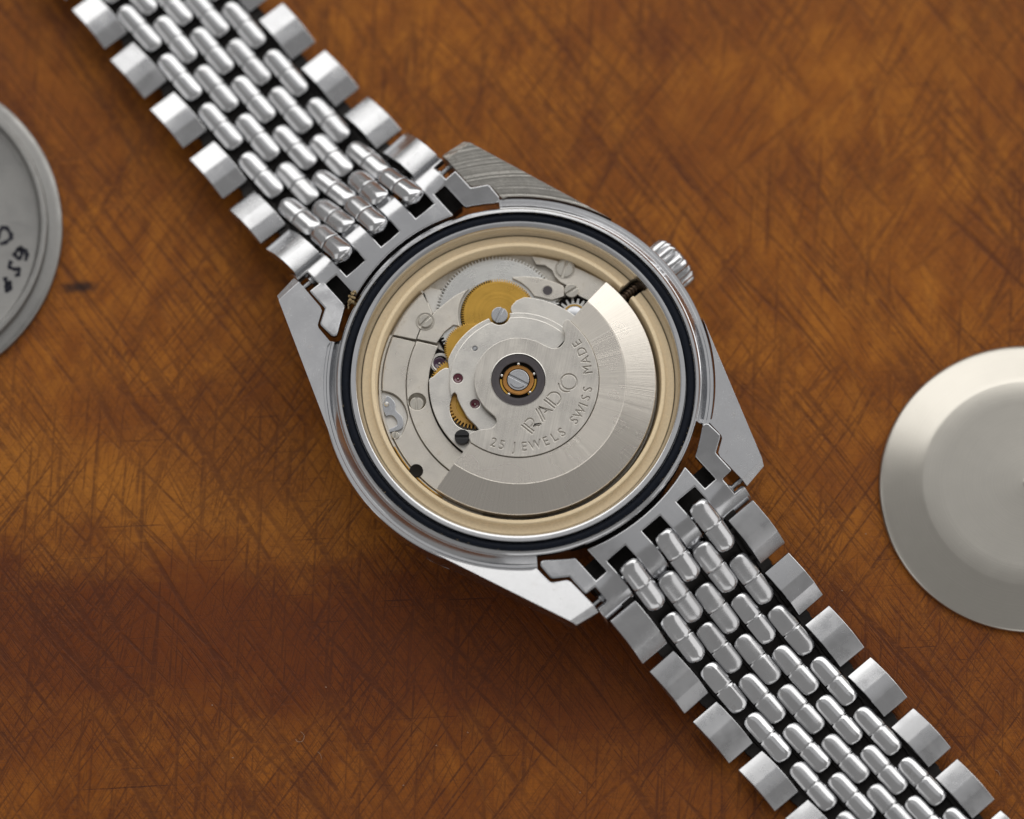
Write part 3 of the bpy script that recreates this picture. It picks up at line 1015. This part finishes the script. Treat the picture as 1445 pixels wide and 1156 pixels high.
# ------------------------------------------------------------------ bracelet
def bead_mesh():
    half = [(0.0, 41.2), (1.2, 41.5), (2.4, 41.6), (6.0, 41.2), (9.0, 39.9), (11.2, 37.6), (12.6, 34.4), (13.25, 30.4), (13.4, 26), (13.4, 15), (13.4, 4), (13.3, 1.3), (12.9, 0.85), (11.8, 0.7), (10.5, 0.65)]
    prof = half + [(r, -z) for r, z in reversed(half)]
    V, F = lathe_data(prof, 36)
    W = []
    for x, y, z in V:
        r = math.hypot(x, y)
        if r > 1e-6:
            x, y, r = x * 1.165, y * 1.165, r * 1.165
            if y >= -1e-6:
                z_ = math.sqrt(max(0.0, 1.9 * r * r - x * x)) - 0.9487 * r + 5.5 * min(1.0, r / 5.0)
            else:
                z_ = y * 0.85
        else:
            z_ = 0.0
        W.append((x, z, z_))
    V = W
    me = bpy.data.meshes.new('bead')
    me.from_pydata([tuple(c * S for c in v) for v in V], [], F)
    bm = bmesh.new()
    bm.from_mesh(me)
    bmesh.ops.remove_doubles(bm, verts=[v for v in bm.verts if v.co.x ** 2 + v.co.z ** 2 < (1e-3 * S) ** 2], dist=1e-3 * S)
    bmesh.ops.recalc_face_normals(bm, faces=bm.faces)
    bm.to_mesh(me)
    bm.free()
    me.materials.append(M['bead'])
    me.shade_smooth()
    me.set_sharp_from_angle(angle=rad(38))
    return me


def link_mesh():
    hw, n = 23.2, 16
    prof = []
    for y, z in ((-37.5, 4.4), (-36.6, 5.6), (-34, 7.0), (-25, 10.2), (-16.2, 13.1), (-15.0, 13.4), (-13.6, 13.55), (-6, 13.8), (4.4, 13.6), (5.8, 13.4), (7.2, 13.0),
                 (16, 10.7), (26, 7.7), (34, 4.9), (36.7, 3.4), (37.6, 2.0)):
        prof.append((y * 1.045, z))
    low = [(y * 0.96, z - (7.5 if abs(y) > 30 else 15)) for y, z in reversed(prof)]
    pr = prof + low
    k = len(pr)
    V = [(-hw, y, z) for y, z in pr] + [(hw, y, z) for y, z in pr]
    F = [(i, (i + 1) % k, k + (i + 1) % k, k + i) for i in range(k)] + [tuple(range(k)), tuple(range(k, 2 * k))]
    me = raw('outer_link', V, F)
    bm = bmesh.new()
    bm.from_mesh(me)
    es = [e for e in bm.edges if len(e.link_faces) == 2 and e.calc_face_angle(0) > rad(40)]
    bmesh.ops.bevel(bm, geom=es, offset=0.9 * S, segments=2, affect='EDGES', profile=0.5)
    bm.to_mesh(me)
    bm.free()
    me.materials.append(M['link'])
    me.shade_smooth()
    me.set_sharp_from_angle(angle=rad(14))
    return me


BEAD, LINK = bead_mesh(), link_mesh()
bead0 = link0 = None

UP = [(332, 111), (364, 91), (402, 69), (447, 52), (494, 45), (542, 43), (590, 43), (638, 43), (686, 43), (734, 43), (782, 43), (829, 43), (877, 43), (924, 43), (972, 43), (1020, 43), (1068, 43), (1116, 43)]
LO = [(335, 108), (378, 85), (420, 62), (462, 44), (508, 31), (554, 23), (601, 20), (648, 19)]
while LO[-1][0] < 1160:
    LO.append((LO[-1][0] + 47.4, 19))


def bracelet(sv, nodes):
    core = []
    half = lambda v: 134 - 0.029 * max(0.0, v - 380)
    cen = lambda v: (U0 + max(0.0, v - 410) * 0.035) if sv > 0 else U0 - max(0.0, v - 420) * 0.006
    yaw = rad(-2.0) if sv > 0 else rad(-0.35)
    items = []
    for i, (v, z) in enumerate(nodes):
        a, b = nodes[max(i - 1, 0)], nodes[min(i + 1, len(nodes) - 1)]
        pitch = math.atan2(b[1] - a[1], b[0] - a[0])
        W = half(v)
        kx = W / 134.0
        c = cen(v)
        y = yaw if v > 420 else 0.0
        if i % 2 == 0:
            for q in (-2, 0, 2):
                items.append(('bead', c + q * 32.6 * kx, v, z, pitch, y, kx))
        else:
            for q in (-1, 1):
                items.append(('bead', c + q * 32.6 * kx, v, z, pitch, y, kx))
                items.append(('outer_link', c + q * (W - 23.2), v, z - 1, pitch, y, kx))
        # pins and the dark inner leaves between the columns
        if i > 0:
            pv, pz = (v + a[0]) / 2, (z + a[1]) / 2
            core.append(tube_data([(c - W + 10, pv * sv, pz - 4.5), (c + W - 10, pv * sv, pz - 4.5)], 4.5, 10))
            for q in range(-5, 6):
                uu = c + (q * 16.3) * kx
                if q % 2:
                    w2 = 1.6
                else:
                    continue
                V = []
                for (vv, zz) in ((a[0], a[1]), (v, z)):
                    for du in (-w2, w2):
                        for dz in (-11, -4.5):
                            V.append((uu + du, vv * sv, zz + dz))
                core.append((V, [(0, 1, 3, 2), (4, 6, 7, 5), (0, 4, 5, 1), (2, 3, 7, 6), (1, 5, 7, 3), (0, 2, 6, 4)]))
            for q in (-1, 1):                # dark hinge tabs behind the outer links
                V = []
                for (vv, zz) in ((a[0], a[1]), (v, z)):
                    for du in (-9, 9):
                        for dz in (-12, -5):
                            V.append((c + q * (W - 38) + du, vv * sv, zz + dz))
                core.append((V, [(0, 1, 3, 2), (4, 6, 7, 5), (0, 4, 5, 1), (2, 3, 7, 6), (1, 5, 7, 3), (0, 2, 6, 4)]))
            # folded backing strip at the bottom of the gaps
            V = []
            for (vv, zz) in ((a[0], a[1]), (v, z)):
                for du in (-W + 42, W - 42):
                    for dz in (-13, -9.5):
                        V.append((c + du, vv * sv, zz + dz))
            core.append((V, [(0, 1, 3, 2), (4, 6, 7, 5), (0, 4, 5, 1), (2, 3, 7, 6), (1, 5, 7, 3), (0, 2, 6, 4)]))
    V, F = merge_data(core)
    br = make('bracelet', raw('bracelet', V, F), 'pin', watch, sharp=40)
    first = {}
    for kind, u, v, z, pitch, y, kx in items:
        if kind not in first:
            o = bpy.data.objects.new(kind, BEAD if kind == 'bead' else LINK)
            first[kind] = o
        else:
            o = first[kind].copy()
        COL.objects.link(o)
        o.parent = br
        o.location = Vector((u, v * sv, z)) * S
        j = 1.0
        o.rotation_euler = (pitch * sv + rad(random.gauss(0, 1.3)) * j, rad(random.gauss(0, 2.2)) * (1 if kind == 'bead' else 0.4), y + rad(random.gauss(0, 0.7)))
        o.scale = (kx, 1, kx)
    return br


bracelet(1, UP)
bracelet(-1, LO)

# ------------------------------------------------------------------ loose case back on the left, inside up
back = lathe('case_back', [(0, 7.5), (150, 7.5), (206, 7.7), (213.5, 9), (216.5, 12), (217.6, 20), (219, 24), (221, 25), (225.2, 24.8), (227, 23.5), (228.3, 14.5), (229.6, 12.6), (232, 12.2), (240, 12.2),
                           (245.5, 11.4), (248, 9.6), (248.9, 7), (248.9, 2.5), (246, 0.4), (0, 0.4)], 'back_in', None, (-896.5, 301.5, 0), 160, sharp=28)
tag(back, 'loose steel case back lying inside up at the left edge, with pen marks', 'case back')


def pen(name, strokes, w=5.2):
    data = []
    for st in strokes:
        data_p = smooth(st, 5)
        L = [(x, y) for x, y in data_p]
        V, F = [], []
        m = len(L)
        for i in range(m):
            a, b = L[max(i - 1, 0)], L[min(i + 1, m - 1)]
            d = math.hypot(b[0] - a[0], b[1] - a[1]) or 1
            nx, ny = -(b[1] - a[1]) / d, (b[0] - a[0]) / d
            ww = w * (0.42 + 0.12 * math.sin(i * 1.3))
            V += [(L[i][0] + nx * ww, L[i][1] + ny * ww, 7.95), (L[i][0] - nx * ww, L[i][1] - ny * ww, 7.95)]
        F = [(2 * i, 2 * i + 1, 2 * i + 3, 2 * i + 2) for i in range(m - 1)]
        data.append((V, F))
    V, F = merge_data(data)
    make(name, raw(name, V, F), 'ink', back, sharp=None)


PEN = [[[(155.2, -12.5), (160.9, 2.5), (167.0, 4.7), (174.4, -5.0), (175.5, -10.4), (167.5, -17.9), (159.4, -20.1)]],
       [[(179.1, -34.0), (186.4, -42.6), (191.4, -35.1), (187.1, -27.6), (181.2, -35.1)], [(187.1, -25.4), (195.3, -29.7), (198.5, -35.1), (196.7, -45.9)]],
       [[(176.3, -45.9), (173.5, -54.4), (180.7, -58.7), (186.8, -57.7), (187.0, -66.2), (181.9, -68.4)]],
       [[(167.7, -70.5), (170.0, -82.3), (170.2, -90.9), (175.3, -88.7), (175.1, -79.1), (170.0, -81.2)]]]
for g in PEN:
    pen('pen_mark', g, 6.8)

# ------------------------------------------------------------------ thin metal cover on the right
cover = lathe('dust_cover', [(0, 37.2), (3.5, 36.8), (6.5, 34.6), (8.5, 33.2), (11, 33.0), (120, 33.0), (149, 32.6), (154, 31.2), (160, 28.3), (204, 10.6), (209, 8.4), (211.8, 6.4), (212.8, 4.4), (212.6, 2.0), (211, 0.6), (205, 0.6), (0, 0.6)],
              'cover', None, (734.5, -84.5, 0), 160, sharp=40)
tag(cover, 'dull silver metal disc with a raised flat centre and sloping rim at the right edge', 'metal cover')

# ------------------------------------------------------------------ lint and dust on the table
bits = []


def fibre(px, py, pts, r):
    x0, y0 = (px - 722.5), -(py - 578) * 1.0457 - 34
    bits.append(tube_data([(x0 + a, y0 + b, 1.2 + c) for a, b, c in smooth(pts, 5)], r, 6))


fibre(425, 976, [(0, 10, 0), (5, 4, 1.5), (3, -4, 2.5), (-4, -5, 1), (-7, -1, 0)], 0.32)
fibre(453, 1000, [(-4, 6, 0), (0, 2, 1), (2, -5, 1.5)], 0.26)
fibre(1214, 915, [(-6, 2, 0), (-3, 5, 1.5), (3, 3, 2), (6, -2, 0)], 0.26)
fibre(1405, 1022, [(-4, 3, 0), (1, 0, 1), (3, -6, 0.5)], 0.26)
for px, py in ((616, 986), (570, 1041), (330, 1003), (818, 1051), (660, 968), (1225, 690), (460, 905), (300, 930), (700, 1090), (1190, 770)):
    fibre(px, py, [(-0.8, 0, 0), (0, 0.5, 0.6), (0.9, -0.3, 0)], 0.6)
V, F = merge_data(bits)
tag(make('table_lint', raw('table_lint', V, F), 'lint', sharp=60), kind='stuff')
# the tuft of dirt caught between end link and case
bits = []
for i in range(9):
    x, y = -98 + random.uniform(-9, 9), 246 + random.uniform(-5, 8)
    bits.append(tube_data([(x + random.uniform(-4, 4), y + random.uniform(-4, 4), 122 + random.uniform(0, 8)) for _ in range(4)], random.uniform(0.9, 1.9), 6))
V, F = merge_data(bits)
tag(make('caught_lint', raw('caught_lint', V, F), 'grime', case, sharp=60), kind='stuff')
